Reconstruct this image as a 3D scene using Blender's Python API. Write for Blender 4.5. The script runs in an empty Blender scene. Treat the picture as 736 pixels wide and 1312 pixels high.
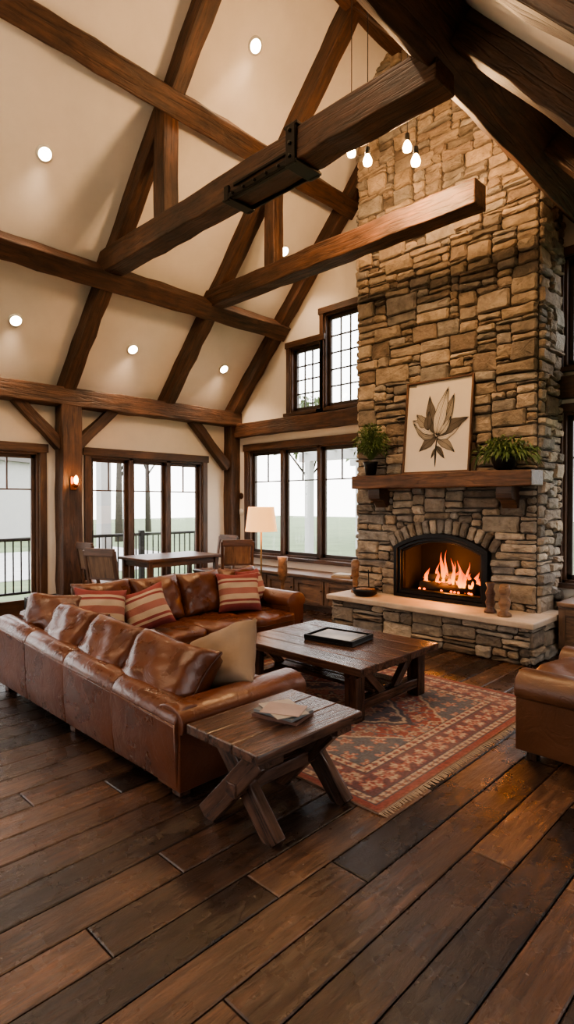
import bpy, bmesh, math, random
import numpy as np
from mathutils import Vector, Matrix, Euler
random.seed(7)
scene = bpy.context.scene
COL = scene.collection
try:
    scene.view_settings.view_transform='AgX'; scene.view_settings.look='AgX - Medium High Contrast'
except Exception: pass

# ------------------------------------------------------------------ helpers
def grp(name, loc=(0,0,0), rz=0):
    e = bpy.data.objects.new(name, None); e.empty_display_size = .1
    e.location = loc; e.rotation_euler = (0,0,rz); COL.objects.link(e); return e

def mk(name, verts, faces, mat=None, parent=None, smooth=False, mw=None):
    me = bpy.data.meshes.new(name); me.from_pydata([tuple(v) for v in verts], [], faces); me.update()
    o = bpy.data.objects.new(name, me); COL.objects.link(o)
    if mat: me.materials.append(mat)
    if parent: o.parent = parent
    if mw is not None: o.matrix_local = mw
    if smooth:
        for p in me.polygons: p.use_smooth = True
    return o

def bev(o, w=.006, s=2):
    m = o.modifiers.new('b', 'BEVEL'); m.width = w; m.segments = s; m.limit_method = 'ANGLE'
    return o

def beam(parent, name, p0, p1, w, h, mat, up=(0,0,1), b=.006, rough=0.0):
    p0 = Vector(p0); p1 = Vector(p1); X = p1-p0; L = X.length; X.normalize()
    Z = Vector(up); Z = Z - X*Z.dot(X)
    if Z.length < 1e-4: Z = Vector((1,0,0)) - X*X.x
    Z.normalize(); Y = Z.cross(X)
    M = Matrix(((X.x,Y.x,Z.x,0),(X.y,Y.y,Z.y,0),(X.z,Y.z,Z.z,0),(0,0,0,1)))
    M.translation = (p0+p1)/2
    n = max(1, int(L/.22)) if rough > 0 else 1
    vs, fs = [], []
    rr = random.Random(int(L*1000))
    for i in range(n+1):
        x = -L/2 + L*i/n
        for sy, sz in ((-1,-1),(1,-1),(1,1),(-1,1)):
            vs.append((x, sy*w/2 + rr.uniform(-rough,rough), sz*h/2 + rr.uniform(-rough,rough)))
    for i in range(n):
        a = i*4; c = a+4
        for k in range(4):
            k2 = (k+1) % 4
            fs.append((a+k, a+k2, c+k2, c+k))
    fs.append((3,2,1,0)); fs.append((n*4, n*4+1, n*4+2, n*4+3))
    o = mk(name, vs, fs, mat, parent, mw=M)
    bm = bmesh.new(); bm.from_mesh(o.data); bmesh.ops.recalc_face_normals(bm, faces=bm.faces); bm.to_mesh(o.data); bm.free()
    if b: bev(o, b)
    return o

def bx(parent, name, x0,x1,y0,y1,z0,z1, mat, b=.005):
    dx,dy,dz = x1-x0, y1-y0, z1-z0
    cx,cy,cz = (x0+x1)/2,(y0+y1)/2,(z0+z1)/2
    if dx >= dy and dx >= dz: return beam(parent,name,(x0,cy,cz),(x1,cy,cz),dy,dz,mat,b=b)
    if dy >= dz: return beam(parent,name,(cx,y0,cz),(cx,y1,cz),dx,dz,mat,b=b)
    return beam(parent,name,(cx,cy,z0),(cx,cy,z1),dy,dx,mat,up=(1,0,0),b=b)

def lathe(parent, name, prof, loc, mat, seg=24, smooth=True, mw=None):
    vs, fs = [], []
    n = len(prof)
    for r,z in prof:
        for k in range(seg):
            a = 2*math.pi*k/seg
            vs.append((r*math.cos(a), r*math.sin(a), z))
    for i in range(n-1):
        for k in range(seg):
            k2=(k+1)%seg
            fs.append((i*seg+k, i*seg+k2, (i+1)*seg+k2, (i+1)*seg+k))
    fs.append(tuple(range(seg-1,-1,-1))); fs.append(tuple((n-1)*seg+k for k in range(seg)))
    return mk(name, vs, fs, mat, parent, smooth, mw if mw is not None else Matrix.Translation(loc))

def cyl(parent, name, p0, p1, r, mat, seg=12, r2=None):
    p0=Vector(p0); p1=Vector(p1); d=p1-p0; L=d.length
    M = Matrix.Translation(p0) @ d.to_track_quat('Z','Y').to_matrix().to_4x4()
    return lathe(parent,name,[(r,0),(r2 if r2 is not None else r,L)],(0,0,0),mat,seg,True,M)

def cushion(parent, name, loc, size, mat, rot=(0,0,0), n=4.0, pillow=False, N=18, seed=0, full=.5, pipe=None):
    rr = random.Random(seed)
    bm = bmesh.new(); bmesh.ops.create_cube(bm, size=2)
    bmesh.ops.subdivide_edges(bm, edges=bm.edges[:], cuts=N, use_grid_fill=True)
    ph = [rr.uniform(0,6.28) for _ in range(8)]
    for v in bm.verts:
        x,y,z = v.co
        if pillow:
            fx=(1-abs(x)**3.2); fy=(1-abs(y)**3.2)
            zz = z*(.10+.90*max(fx*fy,0)**full)
            pin = 1-.10*(1-y*y)*abs(x)**2; pin2 = 1-.10*(1-x*x)*abs(y)**2
            X,Y,Z = x*pin, y*pin2, zz
        else:
            m = max((abs(x)**n+abs(y)**n+abs(z)**n)**(1/n), 1e-6)
            X,Y,Z = x/m, y/m, z/m
            Z *= 1+.18*(1-X*X)*(1-Y*Y)
        wob = .05*(math.sin(3*X+ph[0]+2*Y)+math.sin(4*Y+ph[1]-2*X))+.03*math.sin(9*X+5*Y+ph[2])+.03*math.sin(-6*X+9*Y+ph[3])
        # radiating gather folds near the seams
        th=math.atan2(Y,X); rd_=min(1,math.hypot(X,Y)); wob += .05*rd_**2*math.sin(17*th+ph[6])*(.6+.4*math.sin(5*th+ph[7]))
        Z += wob*(Z)
        X += .012*math.sin(5*Y+ph[4]); Y += .012*math.sin(5*X+ph[5])
        v.co = (X*size[0]/2, Y*size[1]/2, Z*size[2]/2)
    me = bpy.data.meshes.new(name); bm.to_mesh(me); bm.free()
    for p in me.polygons: p.use_smooth=True
    me.materials.append(mat)
    o = bpy.data.objects.new(name, me); COL.objects.link(o); o.parent=parent
    o.location=loc; o.rotation_euler=rot
    if pipe:
        K=64; R_=.006; path=[]
        for k in range(K):
            a=2*math.pi*k/K; c,s=math.cos(a),math.sin(a)
            if pillow:
                m=max(abs(c),abs(s)); x,y=c/m,s/m
                X=x*(1-.10*(1-y*y)*abs(x)**2); Y=y*(1-.10*(1-x*x)*abs(y)**2)
            else:
                m=(abs(c)**n+abs(s)**n)**(1/n); X,Y=c/m,s/m
            X += .012*math.sin(5*Y+ph[4]); Y += .012*math.sin(5*X+ph[5])
            path.append(Vector((X*size[0]/2*1.005,Y*size[1]/2*1.005,0)))
        vs=[];fs=[]
        for k in range(K):
            t=(path[(k+1)%K]-path[k-1]).normalized(); nn=Vector((t.y,-t.x,0))
            for q in range(6):
                a=2*math.pi*q/6; vs.append(path[k]+nn*R_*math.cos(a)+Vector((0,0,R_*math.sin(a))))
        for k in range(K):
            for q in range(6): fs.append((k*6+q,k*6+(q+1)%6,((k+1)%K)*6+(q+1)%6,((k+1)%K)*6+q))
        p=mk(name+'_piping',vs,fs,pipe,parent,True)
        p.location=loc; p.rotation_euler=rot
    return o

def extr(parent, name, prof, p0, axis, L, mat, b=.01, smooth=False):
    n=len(prof); vs=[]
    for t in (0,L):
        for a,z in prof:
            if axis=='x': vs.append((p0[0]+t, p0[1]+a, p0[2]+z))
            else: vs.append((p0[0]+a, p0[1]+t, p0[2]+z))
    fs=[(i,(i+1)%n,n+(i+1)%n,n+i) for i in range(n)]
    fs.append(tuple(range(n-1,-1,-1))); fs.append(tuple(range(n,2*n)))
    o=mk(name,vs,fs,mat,parent); fixn(o)
    if b: bev(o,b,3)
    if smooth:
        for p in o.data.polygons: p.use_smooth=True
    return o
def fixn(o):
    bm=bmesh.new(); bm.from_mesh(o.data); bmesh.ops.recalc_face_normals(bm,faces=bm.faces); bm.to_mesh(o.data); bm.free()

# ------------------------------------------------------------------ materials
def newmat(name):
    m = bpy.data.materials.new(name); m.use_nodes=True
    nt=m.node_tree; b=nt.nodes['Principled BSDF']; return m,nt,b
def N_(nt,t,**k):
    n=nt.nodes.new(t)
    for a,v in k.items(): setattr(n,a,v)
    return n
def ramp(nt, fac, stops, interp='LINEAR'):
    r=N_(nt,'ShaderNodeValToRGB'); r.color_ramp.interpolation=interp
    els=r.color_ramp.elements
    while len(els)<len(stops): els.new(.5)
    for e,(p,c) in zip(els,stops): e.position=p; e.color=(*c,1)
    nt.links.new(fac,r.inputs[0]); return r.outputs[0]
def noise(nt, vec, scale, detail=4, rough=.6, dist=0):
    n=N_(nt,'ShaderNodeTexNoise'); n.inputs['Scale'].default_value=scale; n.inputs['Detail'].default_value=detail
    n.inputs['Roughness'].default_value=rough; n.inputs['Distortion'].default_value=dist
    if vec is not None: nt.links.new(vec,n.inputs['Vector'])
    return n.outputs[0]
def bump(nt,b,h,st,dist=.01):
    n=N_(nt,'ShaderNodeBump'); n.inputs['Strength'].default_value=st; n.inputs['Distance'].default_value=dist
    nt.links.new(h,n.inputs['Height']); nt.links.new(n.outputs[0],b.inputs['Normal'])
def math_(nt,op,a,b=None):
    n=N_(nt,'ShaderNodeMath',operation=op)
    if isinstance(a,(int,float)): n.inputs[0].default_value=a
    else: nt.links.new(a,n.inputs[0])
    if b is not None:
        if isinstance(b,(int,float)): n.inputs[1].default_value=b
        else: nt.links.new(b,n.inputs[1])
    return n.outputs[0]
def flat(name,c,r=.6,metal=0,bs=0,bscale=60,var=0.0):
    m,nt,b=newmat(name); b.inputs['Roughness'].default_value=r; b.inputs['Metallic'].default_value=metal
    tc=N_(nt,'ShaderNodeTexCoord').outputs['Object']
    nz=noise(nt,tc,bscale)
    if bs: bump(nt,b,nz,bs,.005)
    n2=noise(nt,tc,3.0)
    v=max(var,.04)
    cc=ramp(nt,n2,[(.3,tuple(x*(1-v) for x in c)),(.7,tuple(min(1,x*(1+v)) for x in c))])
    nt.links.new(cc,b.inputs['Base Color'])
    return m
def wood(name,c1,c2,r=.5,sc=3.0,stretch=10,bs=.35,dist=.006):
    m,nt,b=newmat(name)
    tc=N_(nt,'ShaderNodeTexCoord').outputs['Object']
    oi=N_(nt,'ShaderNodeObjectInfo').outputs['Random']
    ml=math_(nt,'MULTIPLY',oi,37.)
    ad=N_(nt,'ShaderNodeVectorMath',operation='ADD'); nt.links.new(tc,ad.inputs[0]); nt.links.new(ml,ad.inputs[1])
    mp=N_(nt,'ShaderNodeMapping'); mp.inputs['Scale'].default_value=(1,stretch,stretch); nt.links.new(ad.outputs[0],mp.inputs[0])
    g=noise(nt,mp.outputs[0],sc,6,.65,.3)
    g2=noise(nt,ad.outputs[0],2.2,4,.6)
    col=ramp(nt,g,[(.28,c1),(.52,tuple((a+b_)/2 for a,b_ in zip(c1,c2))),(.72,c2)])
    mx=N_(nt,'ShaderNodeMix',data_type='RGBA',blend_type='MULTIPLY'); mx.inputs[0].default_value=.85
    nt.links.new(col,mx.inputs[6])
    c3=ramp(nt,g2,[(.3,(.45,.43,.42)),(.7,(1.4,1.32,1.25))]); nt.links.new(c3,mx.inputs[7])
    # long drying checks (cracks)
    mp3=N_(nt,'ShaderNodeMapping'); mp3.inputs['Scale'].default_value=(.9,14,14); nt.links.new(ad.outputs[0],mp3.inputs[0])
    ck=noise(nt,mp3.outputs[0],1.3,2,.4,.4)
    ckr=math_(nt,'MINIMUM',math_(nt,'MULTIPLY',math_(nt,'ABSOLUTE',math_(nt,'SUBTRACT',ck,.5)),22.0),1.0)
    mx3=N_(nt,'ShaderNodeMix',data_type='RGBA',blend_type='MULTIPLY'); mx3.inputs[0].default_value=.6
    nt.links.new(mx.outputs[2],mx3.inputs[6]); nt.links.new(ramp(nt,ckr,[(0,(.25,.22,.2)),(.6,(1,1,1))]),mx3.inputs[7])
    nt.links.new(mx3.outputs[2],b.inputs['Base Color'])
    b.inputs['Roughness'].default_value=r
    bump(nt,b,math_(nt,'ADD',math_(nt,'MULTIPLY',ckr,.25),math_(nt,'ADD',g,math_(nt,'MULTIPLY',g2,.6))),bs,dist)
    return m
def emit(name,c,s):
    m=bpy.data.materials.new(name); m.use_nodes=True; nt=m.node_tree; nt.nodes.clear()
    e=N_(nt,'ShaderNodeEmission'); e.inputs[0].default_value=(*c,1); e.inputs[1].default_value=s
    o=N_(nt,'ShaderNodeOutputMaterial'); nt.links.new(e.outputs[0],o.inputs[0]); return m

M_timber=wood('timber',(.022,.011,.0065),(.125,.060,.033),.55,2.4,9,.75,.014)
M_trim=wood('trim_wood',(.035,.018,.011),(.110,.055,.030),.45,3,10,.3)
M_table=wood('table_wood',(.020,.011,.009),(.130,.068,.046),.27,3,9,.5,.008)
M_mantel=wood('mantel_wood',(.045,.021,.011),(.175,.085,.043),.5,3,9,.6,.01)
M_cab=wood('cabinet_wood',(.08,.046,.028),(.21,.128,.076),.5,3,10,.25)
M_chairwood=wood('chair_wood',(.04,.019,.011),(.13,.063,.034),.4,4,9,.2)
M_carved=wood('carved_wood',(.14,.070,.034),(.36,.20,.10),.45,4,6,.3)
M_plaster=flat('plaster',(.72,.65,.565),.85,bs=.08,bscale=90)
M_ceil=flat('ceiling_paint',(.76,.72,.675),.9,bs=.04,bscale=90)
M_black=flat('black_iron',(.010,.009,.008),.4,.6,bs=.2,bscale=50)
M_steel=flat('dark_steel',(.02,.018,.016),.38,.8,bs=.1,bscale=30)
M_firebrick=flat('fire_brick',(.012,.009,.008),.9,bs=.5,bscale=14,var=.4)
M_white=flat('white_trim',(.8,.78,.74),.5)
M_paper=flat('paper',(.64,.57,.48),.8,var=.05)
M_slab=flat('hearth_slab_stone',(.44,.345,.26),.6,bs=.4,bscale=25,var=.2)
M_mortar=flat('mortar',(.075,.062,.050),.95,bs=.5,bscale=60,var=.2)
M_copper=flat('copper',(.35,.12,.05),.35,.9)

def leather(name,c1,c2,r=.36,amt=.2):
    m,nt,b=newmat(name)
    tc=N_(nt,'ShaderNodeTexCoord').outputs['Object']
    n1=noise(nt,tc,3.5,5,.6,.3)
    cre=noise(nt,tc,5.5,3,.5,1.6)
    ridge=math_(nt,'ABSOLUTE',math_(nt,'SUBTRACT',cre,.5))
    rdg=math_(nt,'MINIMUM',math_(nt,'MULTIPLY',ridge,14.0),1.0)
    col=ramp(nt,n1,[(.25,c1),(.5,tuple((a+q)/2 for a,q in zip(c1,c2))),(.75,c2)])
    mx=N_(nt,'ShaderNodeMix',data_type='RGBA',blend_type='MULTIPLY'); mx.inputs[0].default_value=amt
    nt.links.new(col,mx.inputs[6]); nt.links.new(ramp(nt,rdg,[(0,(.55,.5,.48)),(.5,(1,1,1))]),mx.inputs[7])
    nt.links.new(mx.outputs[2],b.inputs['Base Color'])
    rr=ramp(nt,n1,[(.3,(r-.05,)*3),(.7,(r+.08,)*3)]); nt.links.new(rr,b.inputs['Roughness'])
    v=N_(nt,'ShaderNodeTexVoronoi'); v.inputs['Scale'].default_value=150; nt.links.new(tc,v.inputs['Vector'])
    n2=noise(nt,tc,6,3,.5,.6)
    h=math_(nt,'ADD',math_(nt,'MULTIPLY',rdg,.09),math_(nt,'ADD',n2,math_(nt,'MULTIPLY',v.outputs[0],.04)))
    bump(nt,b,h,.5,.015)
    return m
M_leather=leather('brown_leather',(.052,.0165,.0080),(.130,.042,.018),.28)
M_leather2=leather('tan_leather',(.060,.024,.011),(.135,.056,.026),.38)
M_leatherd=flat('leather_piping',(.045,.015,.008),.4)

def stone_mat():
    m,nt,b=newmat('ledge_stone')
    at=N_(nt,'ShaderNodeAttribute',attribute_name='Col')
    tc=N_(nt,'ShaderNodeTexCoord').outputs['Object']
    n1=noise(nt,tc,7,6,.65)
    n2=noise(nt,tc,34,6,.7)
    c=ramp(nt,n1,[(.3,(.58,.57,.56)),(.7,(1.32,1.28,1.23))])
    mx=N_(nt,'ShaderNodeMix',data_type='RGBA',blend_type='MULTIPLY'); mx.inputs[0].default_value=1
    nt.links.new(at.outputs['Color'],mx.inputs[6]); nt.links.new(c,mx.inputs[7])
    nt.links.new(mx.outputs[2],b.inputs['Base Color']); b.inputs['Roughness'].default_value=.88
    bump(nt,b,math_(nt,'ADD',n1,math_(nt,'MULTIPLY',n2,.5)),1.0,.04)
    return m
M_stone=stone_mat()

def floor_mat():
    m,nt,b=newmat('floor_planks')
    at=N_(nt,'ShaderNodeAttribute',attribute_name='Col')
    sp=N_(nt,'ShaderNodeSeparateColor'); nt.links.new(at.outputs['Color'],sp.inputs[0])
    tc=N_(nt,'ShaderNodeTexCoord').outputs['Object']
    ml=math_(nt,'MULTIPLY',sp.outputs[0],50)
    ad=N_(nt,'ShaderNodeVectorMath',operation='ADD'); nt.links.new(tc,ad.inputs[0]); nt.links.new(ml,ad.inputs[1])
    mp=N_(nt,'ShaderNodeMapping'); mp.inputs['Scale'].default_value=(11,1,1); nt.links.new(ad.outputs[0],mp.inputs[0])
    g=noise(nt,mp.outputs[0],3.0,8,.72,.6)
    base=ramp(nt,sp.outputs[1],[(0,(.015,.0095,.0075)),(.35,(.030,.0175,.0125)),(.7,(.056,.031,.021)),(1,(.105,.058,.037))])
    gc=ramp(nt,g,[(.28,(.30,.28,.27)),(.5,(.90,.90,.90)),(.75,(2.0,1.88,1.75))])
    mx=N_(nt,'ShaderNodeMix',data_type='RGBA',blend_type='MULTIPLY'); mx.inputs[0].default_value=1
    nt.links.new(base,mx.inputs[6]); nt.links.new(gc,mx.inputs[7])
    n5=noise(nt,ad.outputs[0],1.8,4,.6)
    mx2=N_(nt,'ShaderNodeMix',data_type='RGBA',blend_type='MULTIPLY'); mx2.inputs[0].default_value=.9
    nt.links.new(mx.outputs[2],mx2.inputs[6]); nt.links.new(ramp(nt,n5,[(.3,(.5,.5,.5)),(.7,(1.45,1.4,1.35))]),mx2.inputs[7])
    nt.links.new(mx2.outputs[2],b.inputs['Base Color'])
    n2=noise(nt,ad.outputs[0],5,4)
    nt.links.new(ramp(nt,n2,[(.3,(.20,)*3),(.7,(.36,)*3)]),b.inputs['Roughness'])
    mp2=N_(nt,'ShaderNodeMapping'); mp2.inputs['Scale'].default_value=(3,1,1); nt.links.new(ad.outputs[0],mp2.inputs[0])
    n3=noise(nt,mp2.outputs[0],9,5)
    bump(nt,b,math_(nt,'ADD',g,n3),.55,.010)
    return m
M_floor=floor_mat()

# ------------------------------------------------------------------ room constants
XL=-7.5; YG=6.35; YB=-2.6; XR=2.6
RX=-3.757
def roof(x): return 11.06+1.07*x if x<RX else max(3.0, 2.53-1.2*x)

def build_floor():
    vs,fs,cols=[],[],[]
    x=XL-.1; rr=random.Random(3); w=.19
    while x<XR+.1:
        y=YB-.1-rr.uniform(0,1.5)
        while y<YG+.1:
            L=rr.uniform(.9,2.3); g=.0026; bv=.005
            x0,x1,y0,y1=x+g,x+w-g,max(y+g,YB-.1),min(y+L-g,YG+.1)
            y+=L
            if y1-y0<.05: continue
            k=len(vs); dz=rr.uniform(-.0008,.0008)
            for (a,b_,c) in ((x0,y0,-.012),(x1,y0,-.012),(x1,y1,-.012),(x0,y1,-.012),(x0,y0,-.004),(x1,y0,-.004),(x1,y1,-.004),(x0,y1,-.004),
                             (x0+bv,y0+bv,dz),(x1-bv,y0+bv,dz),(x1-bv,y1-bv,dz),(x0+bv,y1-bv,dz)):
                vs.append((a,b_,c))
            F=[(8,9,10,11)]+[(i,(i+1)%4,4+(i+1)%4,4+i) for i in range(4)]+[(4+i,4+(i+1)%4,8+(i+1)%4,8+i) for i in range(4)]
            c=(rr.random(),min(1,max(0,rr.gauss(.5,.30))),0,1)
            for f in F: fs.append(tuple(k+i for i in f)); cols.append(c)
        x+=w
    k=len(vs); vs+= [(XL-.1,YB-.1,-.011),(XR+.1,YB-.1,-.011),(XR+.1,YG+.1,-.011),(XL-.1,YG+.1,-.011)]
    fs.append((k,k+1,k+2,k+3)); cols.append((0,0,0,1))
    k=len(vs); vs+= [(XL-.1,YB-.1,-.2),(XR+.1,YB-.1,-.2),(XR+.1,YG+.1,-.2),(XL-.1,YG+.1,-.2)]
    fs.append((k+3,k+2,k+1,k)); cols.append((0,0,0,1))
    o=mk('floor',vs,fs,M_floor)
    ca=o.data.color_attributes.new('Col','FLOAT_COLOR','CORNER')
    for p,c in zip(o.data.polygons,cols):
        for li in p.loop_indices: ca.data[li].color=c
build_floor()

def prism(vs,fs,plane,u0,u1,b0,b1,t0,t1,n0,n1):
    k=len(vs)
    for n in (n0,n1):
        for u,z in ((u0,b0),(u1,b1),(u1,t1),(u0,t0)):
            vs.append((u,n,z) if plane=='y' else (n,u,z))
    for f in ((0,1,2,3),(7,6,5,4),(0,4,5,1),(1,5,6,2),(2,6,7,3),(3,7,4,0)): fs.append(tuple(k+i for i in f))
def wall(name,plane,u0,u1,top,n0,n1,holes,mat,extra=()):
    br=sorted(set([u0,u1]+[h[0] for h in holes]+[h[1] for h in holes]+list(extra)))
    vs,fs=[],[]
    for a,b in zip(br[:-1],br[1:]):
        m=(a+b)/2; hs=sorted([h for h in holes if h[0]<=m<=h[1]],key=lambda h:h[2])
        z=0
        for h in hs:
            if h[2]>z+1e-4: prism(vs,fs,plane,a,b,z,z,h[2],h[2],n0,n1)
            z=h[3]
        prism(vs,fs,plane,a,b,z,z,top(a),top(b),n0,n1)
    o=mk(name,vs,fs,mat); fixn(o); return o

GH=[(-7.08,-4.78,.66,2.36),(-6.12,-5.50,2.88,3.88),(-5.44,-4.76,2.88,4.25),(-2.12,-1.0,.66,2.45),(-2.12,-1.5,2.92,4.08)]
flatx=(2.53-3.0)/1.2
wall('wall_gable','y',XL-.15,XR+.15,lambda x:roof(x)+.05,YG,YG+.16,GH,M_plaster,(RX,flatx))
LH=[(1.55,3.06,.02,2.16),(3.76,5.70,.02,2.16),(-1.6,1.2,.02,2.16)]
wall('wall_left','x',YB-.1,YG+.1,lambda y:3.15,XL-.16,XL,LH,M_plaster)
BH=[(-6.6,-4.4,.6,2.5),(-3.6,-1.8,.6,2.5)]  # made-up openings behind the camera, added to let sky light in
wall('wall_back','y',XL-.15,XR+.15,lambda x:roof(x)+.05,YB-.16,YB,BH,M_plaster,(RX,flatx))
RH=[(-1.6,-.2,.6,2.5),(1.2,3.0,.6,2.5),(3.8,5.6,.6,2.5)]  # made-up openings out of view, added for more daylight
wall('wall_right','x',YB-.1,YG+.1,lambda y:3.1,XR,XR+.16,RH,M_plaster)
y0,y1=YB-.2,YG+.2
pts=[(XL-.2,roof(XL-.2)),(RX,roof(RX)),(flatx,3.0),(XR+.2,3.0)]
vs=[];fs=[]
for yy in (y0,y1):
    for x,z in pts: vs.append((x,yy,z))
    for x,z in pts: vs.append((x,yy,z+.18))
for i in range(3):
    fs.append((i,i+1,8+i+1,8+i)); fs.append((4+i,12+i,12+i+1,4+i+1))
    fs.append((i,4+i,4+i+1,i+1)); fs.append((8+i,8+i+1,12+i+1,12+i))
fs.append((0,8,12,4)); fs.append((3,7,15,11))
fixn(mk('ceiling',vs,fs,M_ceil))

# ------------------------------------------------------------------ timber frame
TF=grp('timber_frame')
upL=Vector((-1.07,0,1)).normalized(); upR=Vector((1.2,0,1)).normalized()
def onL(x,y,off): 
    p=Vector((x,y,roof(x))); return p-upL*off
def onR(x,y,off):
    p=Vector((x,y,2.53-1.2*x)); return p-upR*off
R=.009
for i,y in enumerate((-2.2,.4,3.37,4.92,6.24)):
    beam(TF,'rafter_l%d'%i,onL(XL+.02,y,.10),onL(RX,y,.10),.17,.21,M_timber,up=upL,rough=R,b=.012)
for i,y in enumerate((-1.2,.6,2.0,3.37,4.92,6.24)):
    beam(TF,'rafter_r%d'%i,onR(RX,y,.09),onR(flatx,y,.09),.19,.20,M_timber,up=upR,rough=R,b=.012)
beam(TF,'purlin_a',onL(-6.36,YB,.13),onL(-6.36,YG,.13),.23,.22,M_timber,up=upL,rough=R,b=.012)
beam(TF,'purlin_b',onL(-5.03,YB,.13),onL(-5.03,YG,.13),.23,.23,M_timber,up=upL,rough=R,b=.012)
beam(TF,'ridge_beam',(RX,YB,roof(RX)-.18),(RX,YG,roof(RX)-.18),.18,.26,M_timber,rough=R,b=.012)
beam(TF,'purlin_r',(-1.86,YB,4.48),(-1.86,YG,4.48),.27,.36,M_timber,up=upR,rough=R,b=.012)
beam(TF,'tie_beam_1',(-6.35,3.37,4.30),(-1.86,3.37,4.30),.24,.25,M_timber,rough=R,b=.012)
beam(TF,'tie_beam_2',(-6.35,4.92,4.28),(-2.36,4.92,4.28),.22,.23,M_timber,rough=R,b=.012)
beam(TF,'king_post_1',(-5.03,3.37,4.40),(-5.03,3.37,5.55),.19,.19,M_timber,rough=R,b=.012)
beam(TF,'king_post_2',(-5.03,4.92,4.38),(-5.03,4.92,5.55),.17,.17,M_timber,rough=R,b=.012)
beam(TF,'wall_plate',(XL+.13,YB,2.90),(XL+.13,YG,2.90),.24,.24,M_timber,rough=R,b=.012)
beam(TF,'gable_girt_l',(XL+.02,YG-.06,2.70),(-4.3,YG-.06,2.70),.14,.22,M_timber,rough=R,b=.012)
beam(TF,'gable_girt_r',(-2.3,YG-.06,2.70),(XR,YG-.06,2.70),.14,.22,M_timber,rough=R,b=.012)
beam(TF,'wall_post',(XL+.12,3.40,0),(XL+.12,3.40,2.8),.27,.24,M_timber,rough=R,b=.012)
beam(TF,'corner_post',(XL+.1,YG-.1,0),(XL+.1,YG-.1,2.8),.2,.2,M_timber,rough=R,b=.012)
beam(TF,'brace_1',(XL+.1,3.30,2.25),(XL+.1,2.72,2.82),.13,.14,M_timber,rough=R,b=.01)
beam(TF,'brace_2',(XL+.1,3.50,2.25),(XL+.1,4.08,2.82),.13,.14,M_timber,rough=R,b=.01)
beam(TF,'brace_3',(XL+.1,YG-.2,2.10),(XL+.1,5.42,2.82),.13,.14,M_timber,rough=R,b=.01)
SP=TF
for i,(ya,yb) in enumerate(((3.222,3.242),(3.498,3.518))):
    bx(SP,'splice_rail_low_%d'%i,-3.92,-3.06,ya,yb,4.155,4.20,M_steel)
    bx(SP,'splice_rail_mid_%d'%i,-3.80,-3.06,ya,yb,4.235,4.262,M_steel)
    bx(SP,'splice_strap_%d'%i,-3.16,-3.06,ya-.004,yb+.004,4.14,4.45,M_steel)
    bx(SP,'splice_end_%d'%i,-3.92,-3.86,ya-.004,yb+.004,4.14,4.27,M_steel)
bx(SP,'splice_top_plate',-3.18,-3.04,3.22,3.52,4.43,4.455,M_steel)
bx(SP,'splice_under_a',-3.18,-3.04,3.22,3.52,4.145,4.165,M_steel)
bx(SP,'splice_under_b',-3.94,-3.84,3.22,3.52,4.145,4.165,M_steel)
bx(SP,'splice_under_c',-3.84,-3.18,3.24,3.275,4.150,4.168,M_steel)
for i in range(5): cyl(SP,'splice_bolt_%d'%i,(-3.80+i*.14,3.23,4.178),(-3.80+i*.14,3.208,4.178),.014,M_steel)
for i in range(3): cyl(SP,'splice_strap_bolt_%d'%i,(-3.11,3.225,4.20+i*.10),(-3.11,3.203,4.20+i*.10),.015,M_steel)

# ------------------------------------------------------------------ glass
gm=bpy.data.materials.new('window_glass'); gm.use_nodes=True; nt=gm.node_tree; nt.nodes.clear()
tr=N_(nt,'ShaderNodeBsdfTransparent'); gl=N_(nt,'ShaderNodeBsdfGlossy'); gl.inputs['Roughness'].default_value=.02
mx=N_(nt,'ShaderNodeMixShader'); mx.inputs[0].default_value=.04
nt.links.new(tr.outputs[0],mx.inputs[1]); nt.links.new(gl.outputs[0],mx.inputs[2])
oo=N_(nt,'ShaderNodeOutputMaterial'); nt.links.new(mx.outputs[0],oo.inputs[0])
M_glass=gm
M_sash=flat('dark_sash',(.035,.023,.017),.45)

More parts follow.
